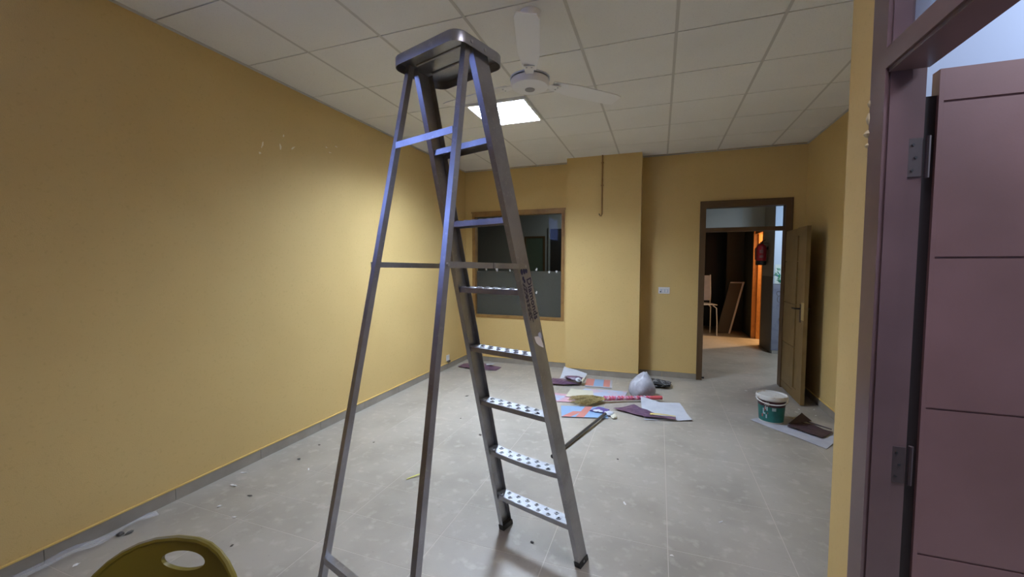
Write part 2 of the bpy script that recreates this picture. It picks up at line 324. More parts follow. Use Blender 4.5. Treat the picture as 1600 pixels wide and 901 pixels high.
G().box(-1.80, -1.76, 6.56, 6.599, 0, 2.37).box(-1.42, -1.39, 6.56, 6.599, 0, 2.37).box(-1.76, -1.42, 6.56, 6.599, 2.33, 2.37).obj('reflection_border', 'greywall', refl)
nb = thing('notice_board', 'brown framed green notice board seen through the window', 'board', (-2.12, 6.6, 1.3))
G().box(-.20, .20, -.02, -.001, -.3, .84).obj('board_face', 'greenboard', nb)
G().box(-.24, -.20, -.03, -.001, -.34, .88).box(.20, .24, -.03, -.001, -.34, .88).box(-.2, .2, -.03, -.001, .84, .88).box(-.2, .2, -.03, -.001, -.34, -.3).obj('board_frame', 'darkwood', nb)
# ------------------------------------------------------------------ far doorway
d1 = thing('door_1', 'open brown wooden door with glazed transom in the back wall', 'door', kind='structure')
fy0, fy1 = YB-.014, YB+.12
G().box(DX0, 1.09, fy0, fy1, 0, DZ1).obj('door_jamb', 'darkwood', d1)
G().box(1.982, DX1, fy0, fy1, 0, DZ1).obj('door_jamb', 'darkwood', d1)
G().box(1.09, 1.982, fy0, fy1, 2.272, DZ1).obj('door_head', 'darkwood', d1)
G().box(1.09, 1.982, fy0+.01, fy1-.01, 1.962, 2.012).obj('transom_rail', 'darkwood', d1)
G().box(1.09, 1.982, YB+.05, YB+.055, 2.012, 2.272).obj('transom_pane', 'pane2', d1)
G().box(DX0-.02, DX1+.02, YB-.022, YB, DZ1, DZ1+.02).box(DX0-.02, DX0, YB-.022, YB, 0, DZ1).box(DX1, DX1+.02, YB-.022, YB, 0, DZ1).obj('architrave', 'darkwood', d1)
LX0, LX1, LY0, LY1 = 1.992, 2.030, 2.875, 3.618
lf = G().box(LX0+.014, LX1, LY0, LY1, .012, 1.945).obj('door_leaf', 'doorwood', d1)
zs = [.012, .10, .59, 1.08, 1.57, 1.945]
for a, b in zip(zs, zs[1:]): G().box(LX0, LX0+.014, LY0+.30, LY1, a+.004, b-.004).obj('panel', 'doorwood', lf)
G().box(LX0, LX0+.014, LY0, LY0+.16, .012, 1.945).obj('lock_stile', 'doorwood', lf)
G().box(LX0, LX0+.014, LY0+.16, LY0+.30, 1.86, 1.945).obj('top_rail', 'doorwood', lf); G().box(LX0, LX0+.014, LY0+.16, LY0+.30, .012, .13).obj('bottom_rail', 'doorwood', lf)
G().box(LX0-.003, LX0+.002, LY0-.003, LY0+.08, .93, 1.12).obj('bare_patch', 'palewood', lf)
G().box(LX0-.004, LX0, LY0+.09, LY0+.13, .90, 1.10).obj('lock_plate', 'hinge', lf)
G().tube([(LX0-.004, LY0+.11, 1.05), (LX0-.05, LY0+.11, 1.05), (LX0-.055, LY0+.20, 1.05)], .009, 8).obj('handle', 'black', lf, True)
G().tube([(LX1, LY0+.11, 1.05), (LX1+.045, LY0+.11, 1.05), (LX1+.05, LY0+.19, 1.05)], .009, 8).obj('handle', 'hinge', lf, True)
G().disc((1.10, YB-.03, .03), (0, 0, 1), .016, .02).obj('door_stop', 'black', d1, True)
# ------------------------------------------------------------------ corridor beyond
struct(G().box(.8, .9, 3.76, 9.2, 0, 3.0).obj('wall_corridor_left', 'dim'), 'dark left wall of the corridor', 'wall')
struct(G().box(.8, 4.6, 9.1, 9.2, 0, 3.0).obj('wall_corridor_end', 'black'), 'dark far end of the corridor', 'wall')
wg = struct(G().box(2.38, 4.5, 5.88, 6.66, 1.335, 3.0).obj('wall_corridor_right', 'greywall'), 'corridor wall block, grey on its side', 'wall')
G().box(2.376, 4.5, 5.879, 6.66, 0, 1.335).obj('dado', 'darkgrey', wg)
G().box(2.384, 4.5, 5.868, 5.879, 1.215, 3.0).obj('painted_face', 'palewall', wg)
G().box(2.384, 4.5, 5.868, 5.879, .06, 1.215).obj('painted_dado', 'bluedado', wg)
G().box(2.39, 4.5, 5.84, 5.868, 0, .055).obj('skirting_tile', 'greywall', wg)
for (x, z, r) in [(2.50,.95,.05),(2.54,.80,.035),(2.53,.60,.045),(2.55,.36,.04),(2.47,1.05,.03)]:
    G().tube([(x+r*math.cos(t), 5.8675, z+1.3*r*math.sin(t)) for t in [k*.55 for k in range(9)]], .005, 5).obj('faded_scribble', 'darkgrey', wg)
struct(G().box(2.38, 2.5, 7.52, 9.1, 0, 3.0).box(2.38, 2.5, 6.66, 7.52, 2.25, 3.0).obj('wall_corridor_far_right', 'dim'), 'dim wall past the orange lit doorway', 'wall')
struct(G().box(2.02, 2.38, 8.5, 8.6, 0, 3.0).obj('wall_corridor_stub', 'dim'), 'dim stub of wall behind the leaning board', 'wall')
struct(G().box(.9, 2.38, 6.6, 6.72, 2.19, 3.0).obj('wall_corridor_beam', 'beamgrey'), 'grey beam across the corridor seen through the transom', 'beam')
struct(G().box(2.5, 4.5, 7.9, 8.0, 0, 3.0).box(4.4, 4.5, 6.6, 7.9, 0, 3.0).obj('wall_orange_room', 'chip'), 'wall of the room lit orange', 'wall')
struct(G().box(4.5, 4.6, 3.76, 5.88, 0, 3.0).box(XR+.1, 4.6, 3.64, 3.76, 0, 3.05).obj('wall_corridor_side', 'beamgrey'), 'pale side wall of the corridor', 'wall')
d4 = thing('door_4', 'orange varnished door frame glowing at the corridor side', 'door', kind='structure')
G().box(2.372, 2.45, 7.46, 7.52, 0, 2.25).obj('door_jamb', 'orangewood', d4)
G().box(2.45, 2.54, 7.40, 7.52, 0, 2.25).obj('door_jamb', 'orangewood', d4)
G().box(2.372, 2.52, 6.66, 7.34, 2.17, 2.25).obj('door_head', 'orangewood', d4)
G().box(2.372, 2.52, 6.66, 6.70, 0, 2.17).obj('door_jamb', 'orangewood', d4)
dp = G().box(2.40, 2.60, 5.862, 5.8675, 1.215, 1.545).obj('wall_poster', 'mint'); tag(dp, 'green leafy drawing pinned on the pale corridor wall', 'poster')
for k in range(40):
    a = random.uniform(.15, 3.0); rr = random.uniform(.02, .30); x = 2.485+.55*rr*math.cos(a)*.55; z = 1.235+rr*math.sin(a)*.85; r = random.uniform(.014, .026)
    G().tube([(x+r*t*math.cos(a+.5*t), 5.8605, z+r*t*math.sin(a+.5*t)) for t in (-1.2, -.4, .4, 1.2)], [.003, .0075, .0075, .003], 5).obj('brush_stroke', 'green' if k % 7 else 'bluepaint', dp)
# fire extinguisher on the corridor wall
fe = thing('fire_extinguisher', 'red fire extinguisher hanging on the corridor wall', 'fire extinguisher', (2.275, 6.30, 1.535))
G().lathe([(.02,.075),(.08,.078),(.084,.10),(.084,.30),(.072,.345),(.035,.375),(.022,.39),(.001,.39)], n=20).obj('body', 'red', fe, True)
G().lathe([(.001,0),(.08,0),(.086,.012),(.086,.075),(.001,.078)], n=20).obj('base_skirt', 'black', fe, True)
G().box(-.018, .018, -.018, .018, .388, .42).obj('valve', 'hinge', fe)
G().tube([(0, 0, .41), (.01, -.02, .435), (.05, -.05, .45)], .009, 6).obj('lever', 'black', fe)
G().tube([(0, 0, .405), (-.06, -.03, .37), (-.10, -.03, .30), (-.098, -.02, .10)], .009, 8).obj('hose', 'black', fe, True)
G().box(.085, .105, -.02, .02, .28, .33).obj('bracket', 'black', fe); G().box(.02, .105, -.01, .01, .391, .402).obj('bracket', 'black', fe)
for z0, z1, a0, a1 in ((.215, .275, -2.1, -1.4), (.13, .175, -2.1, -1.35)):
    G().loft([[(.0852*math.cos(a), .0852*math.sin(a), z) for z in (z0, z1)] for a in [a0+(a1-a0)*k/6 for k in range(7)]], cap=False).obj('label', 'redlabel', fe)
# board leaning on the corridor wall
bd = thing('leaning_board', 'pale edged board leaning on the dark corridor wall', 'board', (2.06, 7.95, 0.0), 0)
def lean(x, z): return Vector((x+z*.24, .05+z*.12, z*1.0))
def leanbox(x0, x1, z0, z1, t):
    q = [lean(x0, z0), lean(x1, z0), lean(x1, z1), lean(x0, z1)]; n = Vector((0, -t, 0))
    return G().loft([q, [p+n for p in q]])
leanbox(-.27, .0, .0, 1.14, .012).obj('board_face', 'board', bd)
leanbox(-.035, .0, .0, 1.16, .03).obj('board_edge', 'whiteplastic', bd); leanbox(-.28, -.035, 1.13, 1.16, .028).obj('board_edge', 'greypaper', bd); leanbox(-.285, -.27, .0, 1.16, .02).obj('board_edge', 'dim', bd)
# pale chair in the corridor
pc = thing('corridor_chair', 'white chair with thin metal legs in the dark corridor', 'chair', (1.50, 7.72, 0), .2)
G().sheet(lambda u, v: (-.20+.40*u, -.20+.40*v, .66+.01*math.sin(3*u)), 4, 4, .018).obj('seat', 'whiteplastic', pc)
G().sheet(lambda u, v: (-.19+.36*u, .18+.05*v, .74+.55*v), 4, 4, .014).obj('backrest', 'greypaper', pc)
for sx in (-1, 1):
    G().tube([(sx*.12, -.16, .655), (sx*.19, -.18, .60), (sx*.20, -.20, .3), (sx*.20, -.21, .0)], .012, 8).obj('leg', 'whiteplastic', pc, True)
    G().tube([(sx*.12, .16, .655), (sx*.18, .18, .60), (sx*.19, .20, .3), (sx*.19, .21, .0)], .012, 8).obj('leg', 'whiteplastic', pc, True)
    G().tube([(sx*.17, .20, .60), (sx*.18, .20, .9), (sx*.18, .245, 1.32)], .012, 8).obj('back_post', 'whiteplastic', pc, True)
# ------------------------------------------------------------------ near maroon door
d2 = thing('door_2', 'maroon door frame with the door swung open at right', 'door', kind='structure')
X0, X1 = XN-.006, XN+.104
jy = OY1-.097
def jamb(name, ya, yb, s):
    # outer moulding, groove, reveal and rebate as one stepped section; s=+1 far jamb
    pts = [(X0, ya), (X0, yb), (X0+.008, yb), (X0+.008, yb+s*.006), (X0+.014, yb+s*.006), (X0+.014, yb-s*.002), (X0+.068, yb-s*.002), (X0+.068, yb+s*.012), (X1, yb+s*.012), (X1, ya)]
    return G().prism(pts if s < 0 else pts[::-1], 0, FZ).obj(name, 'maroon', d2)
jb = jamb('door_jamb', OY1, jy, 1); jamb('door_jamb', OY0, OY0+.097, -1)
G().box(X0, X0+.050, OY0+.097, jy, 2.145, 2.209).box(X0+.008, X1, OY0+.097, jy, 2.132, 2.150).box(X0+.055, X1, OY0+.097, jy, 2.15, 2.209).obj('head_rail', 'maroon', d2)
G().box(X0, X1, OY0+.097, jy, FZ-.07, FZ).obj('frame_head', 'maroon', d2)
G().box(X0+.06, X0+.065, OY0+.097, jy, 2.209, FZ-.07).obj('transom_pane', 'pane2', d2)
G().box(X0+.066, X0+.067, OY0+.097, jy, 2.209, FZ-.07).obj('sheer_film', 'sheer', d2)
for z in (1.80, .80):
    hp = G().box(X0+.072, X1-.003, jy+.0085, jy+.012, z, z+.12).obj('hinge_plate', 'hinge', jb)
    G().disc((X0+.084, jy+.0085, z+.10), (0, -1, 0), .004, .0015).disc((X0+.092, jy+.0085, z+.06), (0, -1, 0), .004, .0015).disc((X0+.084, jy+.0085, z+.02), (0, -1, 0), .004, .0015).obj('screw', 'black', jb)
    G().tube([(X1+.012, jy+.012, z-.005), (X1+.012, jy+.012, z+.125)], .007, 8).obj('hinge_barrel', 'hinge', jb, True)
QX0, QX1, QY = 1.343, 2.16, -.580
gap_strip = (1.309, QX0, QY+.012, QY+.04, .012, 2.055)
lf2 = G().box(QX0, QX1, QY+.004, QY+.04, .012, 2.132).obj('door_leaf', 'leaf', d2)
G().box(*gap_strip).obj('gap_shade_strip', 'gapshade', lf2)  # added strip, near-black to imitate the shaded gap beside the jamb
G().box(QX0, QX0+.012, QY, QY+.004, .012, 2.132).box(QX1-.012, QX1, QY, QY+.004, .012, 2.132).obj('edge_stile', 'leaf', lf2)
zs = [.012, .070, .560, 1.053, 1.543, 2.031, 2.132]
for a, b in zip(zs, zs[1:]): G().box(QX0+.0121, QX1-.0121, QY, QY+.004, a+(.0035 if a > .02 else 0), b-(0 if b > 2.1 else .0035)).obj('panel', 'leaf', lf2)
# ------------------------------------------------------------------ pipe, sockets
cd = thing('conduit_pipe', 'thin brown pipe with hooked end on the pillar', 'pipe', (-.215, YC-.016, 2.19))
G().tube([(0, 0, .81), (0, 0, .02), (-.006, 0, .003), (-.02, 0, .0), (-.03, -.004, .012)], .010, 8).obj('pipe', 'wood', cd, True)
G().tube([(-.03, -.004, .012), (-.036, -.01, .03)], .006, 6).obj('wire_end', 'black', cd)
for z in (.40, .70): G().box(-.018, .018, .0, .016, z, z+.014).obj('clip', 'wood', cd)
sk = thing('wall_socket', 'white double switch socket beside the far doorway', 'socket', (.595, YB, 1.185))
G().box(-.072, .072, -.010, 0, -.044, .044).obj('plate', 'whiteplastic', sk)
G().box(-.05, .055, -.014, -.010, -.03, .018).obj('insert', 'socketgrey', sk)
G().box(-.022, .0, -.018, -.014, -.024, .012).obj('rocker', 'whiteplastic', sk); G().box(.018, .04, -.018, -.014, -.024, .012).obj('rocker', 'whiteplastic', sk)
G().disc((-.045, -.010, -.018), (0, -1, 0), .009, .006).obj('hole', 'black', sk)
s2 = thing('low_wall_socket', 'small white socket low on the ochre wall by the corner', 'socket', (XL, 3.02, .155))
G().box(0, .010, -.04, .04, -.035, .045).obj('plate', 'whiteplastic', s2); G().box(.010, .03, -.03, .035, -.06, -.036).obj('plug', 'crumb', s2)
# ------------------------------------------------------------------ ceiling light
cl = thing('ceiling_light', 'lit square louvred ceiling light panel beside the fan', 'ceiling light', (-.9, 1.5, 2.98))
a = .293
G().box(-a, a, -a, -a+.022, .0, .10).box(-a, a, a-.022, a, .0, .10).box(-a, -a+.022, -a+.022, a-.022, .0, .10).box(a-.022, a, -a+.022, a-.022, .0, .10).obj('housing', 'white_metal', cl)
b = a-.022
G().box(-b, b, -b, b, .072, .078).obj('diffuser', 'lamp', cl)
for k in range(1, 4): G().box(-b+2*b*k/4-.002, -b+2*b*k/4+.002, -b, b, .022, .062).obj('louvre_blade', 'louvre', cl)
for k in range(1, 5): G().box(-b, b, -b+2*b*k/5-.0015, -b+2*b*k/5+.0015, .022, .062).obj('louvre_blade', 'louvre', cl)
# its twin above the camera, duller and bluer
cl2 = cl.copy(); COL.objects.link(cl2); cl2.location = (.9, -1.5, 2.98); cl2['label'] = 'second louvred ceiling light panel, above the maroon door'
for c_ in list(cl.children):
    k = c_.copy(); COL.objects.link(k); k.parent = cl2
    if c_.name.startswith('diffuser'): k.data = c_.data.copy(); k.data.materials[0] = M['lamp2']
cl['group'] = cl2['group'] = 'louvred ceiling lights'
# ------------------------------------------------------------------ ceiling fan
fn = thing('ceiling_fan', 'white three-bladed ceiling fan with a round motor', 'fan', (-.214, .094, 2.60))
G().lathe([(.001,-.045),(.07,-.044),(.106,-.032),(.113,-.018),(.113,.006),(.09,.016),(.001,.018)], n=32).obj('motor', 'white_metal', fn, True)
G().lathe([(.001,.018),(.10,.017),(.118,.012),(.118,.020),(.10,.030),(.03,.045),(.001,.046)], n=32).obj('motor_cover', 'socketgrey', fn, True)
G().lathe([(.001,-.049),(.028,-.048),(.03,-.0435),(.001,-.042)], n=16).obj('badge', 'lens', fn, True)
G().lathe([(.013,.04),(.013,.33)], n=12).obj('rod', 'white_metal', fn, True)
G().lathe([(.001,.33),(.03,.33),(.055,.36),(.062,.394),(.001,.394)], n=20).obj('canopy', 'white_metal', fn, True)
for k in range(3):
    an = math.radians(46+120*k); ca, sa = math.cos(an), math.sin(an)
    def bp(u, v, dz=0):
        r = .15+.50*u; wd = (.075+.04*min(1, u*3))*(1 if u < .97 else .8); s_ = (v-.5)*wd
        return (r*ca-s_*sa, r*sa+s_*ca, .004-.20*s_*(1-.3*u)+dz)
    bl = G().sheet(bp, 12, 4, .005).obj('blade', 'white_metal', fn, True)
    G().loft([[(r*ca-s_*sa, r*sa+s_*ca, z) for r, s_ in ((.09,-.02),(.20,-.03),(.20,.03),(.09,.02))] for z in (-.004, .0)]).obj('blade_iron', 'white_metal', bl)
    for s_ in (-.014, .014): G().disc((.185*ca-s_*sa, .185*sa+s_*ca, -.004), (0, 0, -1), .005, .002, 8).obj('screw', 'steel', bl)
# ------------------------------------------------------------------ step ladder (local x = across, y = -v, z up)
LM = dict(wb=.2578, wt=.1588, Ht=2.2824, vt=.6743, qb=.2721, qt=.1624, D=1.1358, vp=.7123, wq=.0235, dp=.0822)
ZT = 2.296
ld = thing('step_ladder', 'tall worn aluminium step ladder standing in the room', 'ladder', (-.0615, -.2282, 0), -.2999)
Wf = lambda z: LM['wb']+(LM['wt']-LM['wb'])*z/LM['Ht']
Vf = lambda z: LM['vt']*z/LM['Ht']
Qf = lambda z: LM['qb']+(LM['qt']-LM['qb'])*z/LM['Ht']
VPf = lambda z: LM['D']+(LM['vp']-LM['D'])*z/LM['Ht']
DP, T = LM['dp'], .003
for s_ in (1, -1):
    def ring(z):
        w_, v_ = Wf(z), Vf(z); L = .026
        p = [(w_, v_), (w_, v_-DP), (w_-L, v_-DP), (w_-L, v_-DP+T), (w_-T, v_-DP+T), (w_-T, v_-T), (w_-L, v_-T), (w_-L, v_)]
        p = [(s_*x, -y, z) for x, y in p]
        return p if s_ < 0 else p[::-1]
    sr_ = G().loft([ring(.012), ring(ZT)]).obj('side_rail', 'alu', ld); sr_['label'] = 'wide channel side rail'
    ft = G().loft([[(s_*x, -y, z) for x, y in ((Wf(z)+.003, Vf(z)+.003), (Wf(z)+.003, Vf(z)-DP-.003), (Wf(z)-.030, Vf(z)-DP-.003), (Wf(z)-.030, Vf(z)+.003))] for z in (0, .032)]).obj('foot', 'black', ld)
    G().disc((s_*(Wf(.02)+.003), -(Vf(.02)-.04), .02), (s_, 0, 0), .006, .002, 8).obj('foot_rivet', 'steel', ft)
    # prop leg
    def pring(z):
        q, v_ = Qf(z), VPf(z); k = LM['wq']
        p = [(s_*q, -v_, z), (s_*q, -(v_-k), z), (s_*(q-k), -(v_-k), z), (s_*(q-k), -v_, z)]
        return p if s_ < 0 else p[::-1]
    G().loft([pring(.015), pring(ZT)]).obj('prop_leg', 'alu', ld)
    G().loft([[(s_*(Qf(z)+d), -(VPf(z)+d), z), (s_*(Qf(z)+d), -(VPf(z)-.0235-d), z), (s_*(Qf(z)-.0235-d), -(VPf(z)-.0235-d), z), (s_*(Qf(z)-.0235-d), -(VPf(z)+d), z)] for z, d in ((0, .003), (.03, .003))]).obj('foot', 'black', ld)
    # two-link spreader bar
    zs_ = 1.519; A = Vector((s_*(Qf(zs_)+.0005), -(VPf(zs_)-.010), zs_)); B = Vector((s_*(Wf(zs_)+.0025), -(Vf(zs_)-.045), zs_-.006)); Cm = A.lerp(B, .56)
    def bar(p, q, off):
        n = Vector((s_, 0, 0)); e = (q-p).normalized(); p2 = p-e*.012; q2 = q+e*.012; hh = Vector((0, 0, .0105)); o_ = n*off; t_ = n*.0022
        return G().loft([[p2+o_-hh, q2+o_-hh, q2+o_+hh, p2+o_+hh], [p2+o_+t_-hh, q2+o_+t_-hh, q2+o_+t_+hh, p2+o_+t_+hh]])
    sb = bar(A, Cm, .0005).obj('spreader_bar', 'alu', ld); sb2 = bar(Cm, B, .0029).obj('spreader_bar', 'alu', ld)
    for p_, pr_ in ((A, sb), (Cm, sb2), (B, sb2)): G().disc(p_+Vector((s_*.002, 0, 0)), (s_, 0, 0), .006, .005, 10).obj('rivet', 'steel', pr_)
for i in range(7):
    z = .2188+.2932*i; w_ = Wf(z)-T; v_ = Vf(z); zt = z+.022
    sag = .010 if i == 1 else (.003 if i == 0 else 0)
    g = G(); n = 6
    def cs(u):
        dz = -sag*(1-(2*u-1)**2); x = -w_+2*w_*u; va, vb = v_-.004, v_-DP+.004
        return [(x, -va, z+dz), (x, -va, zt+dz), (x, -vb, zt+dz), (x, -vb, z+dz), (x, -vb-.0, z+.003+dz), (x, -(vb+.002), zt-.002+dz), (x, -(va-.002), zt-.002+dz), (x, -(va-.002), z+dz)]
    g.loft([cs(k/n) for k in range(n+1)])
    st = g.obj('step', 'alu', ld)
    tp = G()
    tp.sheet(lambda u, v: (-w_+.012+(2*w_-.024)*u, -(v_-.006)+v*(DP-.012), zt+.0004-sag*(1-(2*u-1)**2)), 6, 1, .0012)
    nh = 8
    for r_ in range(2):
        for k in range(nh - r_):
            x = -w_+.03+(2*w_-.06)*(k+.5*r_)/(nh-1); yy = -(v_-.024-.034*r_); zz = zt+.0016-sag*(1-((x/w_))**2)
            tp.loft([[(x+rr*math.cos(t), yy+rr*math.sin(t), zz+hh) for t in [q*math.pi/4 for q in range(8)]] for rr, hh in ((.0135, 0), (.0100, .004), (.0075, .004), (.006, -.001))], cap=False)
    tr = tp.obj('tread_plate', 'tread', st)
    hl = G()
    for r_ in range(2):
        for k in range(nh - r_):
            x = -w_+.03+(2*w_-.06)*(k+.5*r_)/(nh-1); yy = -(v_-.024-.034*r_); zz = zt+.0016-sag*(1-((x/w_))**2)
            hl.add([(x+.0068*math.cos(q*math.pi/4), yy+.0068*math.sin(q*math.pi/4), zz+.0006) for q in range(8)], [tuple(range(8))])
    hl.obj('tread_holes', 'black', st)['kind'] = 'stuff'
for z, hh in ((1.965, .024), (.440, .026)):
    q, v_ = Qf(z)-.0237, VPf(z)
    cb = G().box(-q, q, -v_, -v_+.003, z, z+hh).box(-q, q, -v_+.003, -v_+.0235, z+hh-.003, z+hh).obj('cross_bar', 'alu', ld)
# top plate: shallow upside-down pan with rounded corners and two pressed ribs
def rrect(hx, ya, yb, r, z, n=6):
    out = []
    for cx_, cy_, a0 in ((hx-r, yb-r, 0), (-hx+r, yb-r, 90), (-hx+r, ya+r, 180), (hx-r, ya+r, 270)):
        for k in range(n+1):
            t = math.radians(a0+90*k/n); out.append((cx_+r*math.cos(t), cy_+r*math.sin(t), z))
    return out
ya, yb = -.772, -.508
tpl = G().loft([rrect(.176, ya+.002, yb-.002, .045, 2.272), rrect(.178, ya, yb, .047, 2.272), rrect(.178, ya, yb, .047, 2.306), rrect(.174, ya+.004, yb-.004, .044, 2.312), rrect(.10, ya+.09, yb-.09, .03, 2.312)], cap=False)
n_ = len(rrect(.1, 0, 1, .03, 0)); tpl.add(rrect(.10, ya+.09, yb-.09, .03, 2.312), [tuple(range(n_))])
tpl.loft([rrect(.176, ya+.002, yb-.002, .045, 2.272), rrect(.176, ya+.002, yb-.002, .045, 2.304)], cap=False)
tpl.add(rrect(.176, ya+.002, yb-.002, .045, 2.304), [tuple(range(n_-1, -1, -1))])
tpo = tpl.obj('top_plate', 'alu', ld, True)
for yy in (-.68, -.60): G().tube([(-.13, yy, 2.304), (.13, yy, 2.304)], .006, 8).obj('pressed_rib', 'alu', tpo, True)
for s_ in (1, -1):
    for v_ in (.700, .63): G().disc((s_*.178, -v_, 2.288), (s_, 0, 0), .006, .003, 8).obj('rivet', 'steel', tpo)
# print on the right rail: emblem, name, small lines, torn sticker
def webpt(z, a):      # a = distance from the near edge of the web
    return Vector((Wf(z)+.0008, -(Vf(z)-a), z))
e_dn = (webpt(1.2, 0)-webpt(1.4, 0)).normalized(); e_up = Vector((0, 1, 0)); e_up = (e_up-e_up.dot(e_dn)*e_dn).normalized(); e_n = e_dn.cross(e_up)
def text(body, size, z, a, name, parent, squash=1.0):
    cu = bpy.data.curves.new('lettering', 'FONT'); cu.body = body; cu.size = size; cu.extrude = .0004; cu.resolution_u = 2; cu.offset = size*.012
    t = bpy.data.objects.new('lettering', cu); COL.objects.link(t); bpy.context.view_layer.update()
    me = bpy.data.meshes.new_from_object(t.evaluated_get(bpy.context.evaluated_depsgraph_get())); bpy.data.objects.remove(t)
    p0 = webpt(z, a)
    for vtx in me.vertices:
        c = vtx.co.copy(); vtx.co = p0+e_dn*(c.x*squash)+e_up*c.y+e_n*(c.z+.0006)
    me.materials.clear(); me.materials.append(M['ink']); o = link(name, me, parent); return o
rail = [o for o in ld.children if o.name.startswith('side_rail')][0]
text('Diamonds', .044, 1.462, .042, 'lettering', rail, 1.02)
for k in range(4):
    z = 1.445-.004*k; p = webpt(z, .010+.0058*k); q = p+e_dn*(.17-.012*(k % 3))
    for m_ in range(9):
        o_ = random.uniform(-.05, .05); a_ = p.lerp(q, m_/9+o_*.5+.02); b_ = p.lerp(q, (m_+.5+random.uniform(0, .35))/9+o_*.5+.02)
        G().loft([[a_, b_, b_+e_up*.0028, a_+e_up*.0028], [v+e_n*.0007 for v in (a_, b_, b_+e_up*.0028, a_+e_up*.0028)]]).obj('fine_print', 'ink', rail)
for (z, a_, r1, r2_) in [(1.490, .018, .013, .007), (1.493, .036, .013, .007), (1.496, .053, .012, .007), (1.463, .020, .010, .006), (1.452, .024, .008, .006)]:
    p = webpt(z, a_)
    G().loft([[p+e_dn*(r1*math.cos(t))+e_up*(r2_*math.sin(t))+e_n*d for t in [k*math.pi/5 for k in range(10)]] for d in (0, .0008)]).obj('emblem_dot', 'ink', rail)
p = webpt(1.215, .012)
G().loft([[p+e_dn*x+e_up*y+e_n*d for x, y in ((0,0),(.012,.03),(.03,.046),(.055,.052),(.075,.05),(.05,.02),(.03,.004))] for d in (0, .0006)]).obj('torn_sticker', 'sticker', rail)
p = webpt(1.225, .045)
G().loft([[p+e_dn*x+e_up*y+e_n*d for x, y in ((0,0),(.0,.02),(.03,.024),(.034,.006))] for d in (0, .0005)]).obj('torn_sticker', 'greypaper', rail)
# ------------------------------------------------------------------ olive plastic chair in the foreground
ch = thing('plastic_chair', 'olive yellow plastic chair with an oval hand hole', 'chair', (-.545, -1.66, 0), math.radians(20))
g = G(); n = 40; rings = []
hc = (.020, .812); hr = (.054, .023)
def back_y(x, z): return .06*(x/.2)**2*-1.0 + (z-.45)*.10 - .03
for f_ in (0, .04, .25, .5, .75, .96, 1.0):
    r = []
    for k in range(n):
        t = 2*math.pi*k/n; c_, s_ = math.cos(t), math.sin(t)
        hx, hz = hc[0]+hr[0]*c_*(1+.10*s_), hc[1]+hr[1]*s_
        m_ = 2.6; ox = .205*math.copysign(abs(c_)**(2/m_), c_); oz = .640+.220*math.copysign(abs(s_)**(2/2.2), s_)
        r.append((hx+(ox-hx)*f_, hz+(oz-hz)*f_))
    rings.append(r)
front = [[(x, back_y(x, z)-.005, z) for x, z in r] for r in rings]; back = [[(x, back_y(x, z)+.005, z) for x, z in r] for r in rings]
g.loft(front+back[::-1]+[front[0]], cap=False)
bk = g.obj('backrest', 'olive', ch, True)
G().tube([(x, back_y(x, z), z) for x, z in rings[-1]]+[(rings[-1][0][0], back_y(*rings[-1][0]), rings[-1][0][1])], .0075, 8).obj('rolled_rim', 'olive', bk, True)
G().sheet(lambda u, v: (-.21+.42*u, -.44+.42*v, .435+.02*(2*u-1)**2-.02*max(0, .25-v)*4+.02*v), 8, 8, .010).obj('seat', 'olive', ch, True)
for sx in (-1, 1):
    G().tube([(sx*.16, -.36, .43), (sx*.19, -.40, .25), (sx*.21, -.43, 0)], [.02, .018, .015], 10).obj('leg', 'olive', ch, True)
    G().tube([(sx*.16, -.06, .45), (sx*.19, -.02, .25), (sx*.21, .03, 0)], [.02, .018, .015], 10).obj('leg', 'olive', ch, True)
    G().tube([(sx*.15, -.06, .44), (sx*.165, -.05, .52), (sx*.16, back_y(.16, .6), .62)], .016, 8).obj('back_support', 'olive', ch, True)
# ------------------------------------------------------------------ things lying on the floor
def rnd(seed):
    r = random.Random(seed); k = [(r.uniform(2, 6), r.uniform(2, 6), r.uniform(0, 6)) for _ in range(3)]
    return lambda u, v: sum(math.sin(a*u*2+b*v*2+c) for a, b, c in k)/3
def sheet4(name, corners, m, label, cat, wob=.006, lift=None, th=.0015, parent=None, group=None, seed=1, n=8, base=.003):
    """paper with four (x,y) corners, gently wavy; lift = function(u,v) extra height"""
    A, B, C_, D_ = [Vector((x, y, 0)) for x, y in corners]; w_ = rnd(seed); org = (A+B+C_+D_)/4
    def f(u, v):
        p = (A*(1-u)+B*u)*(1-v)+(D_*(1-u)+C_*u)*v
        return (p.x-org.x, p.y-org.y, base+wob*(1+w_(u, v))+(lift(u, v) if lift else 0))
    o = G().sheet(f, n, n, th).obj(name, m, parent)
    if parent is None: o.location = org; tag(o, label, cat, group)
    return o
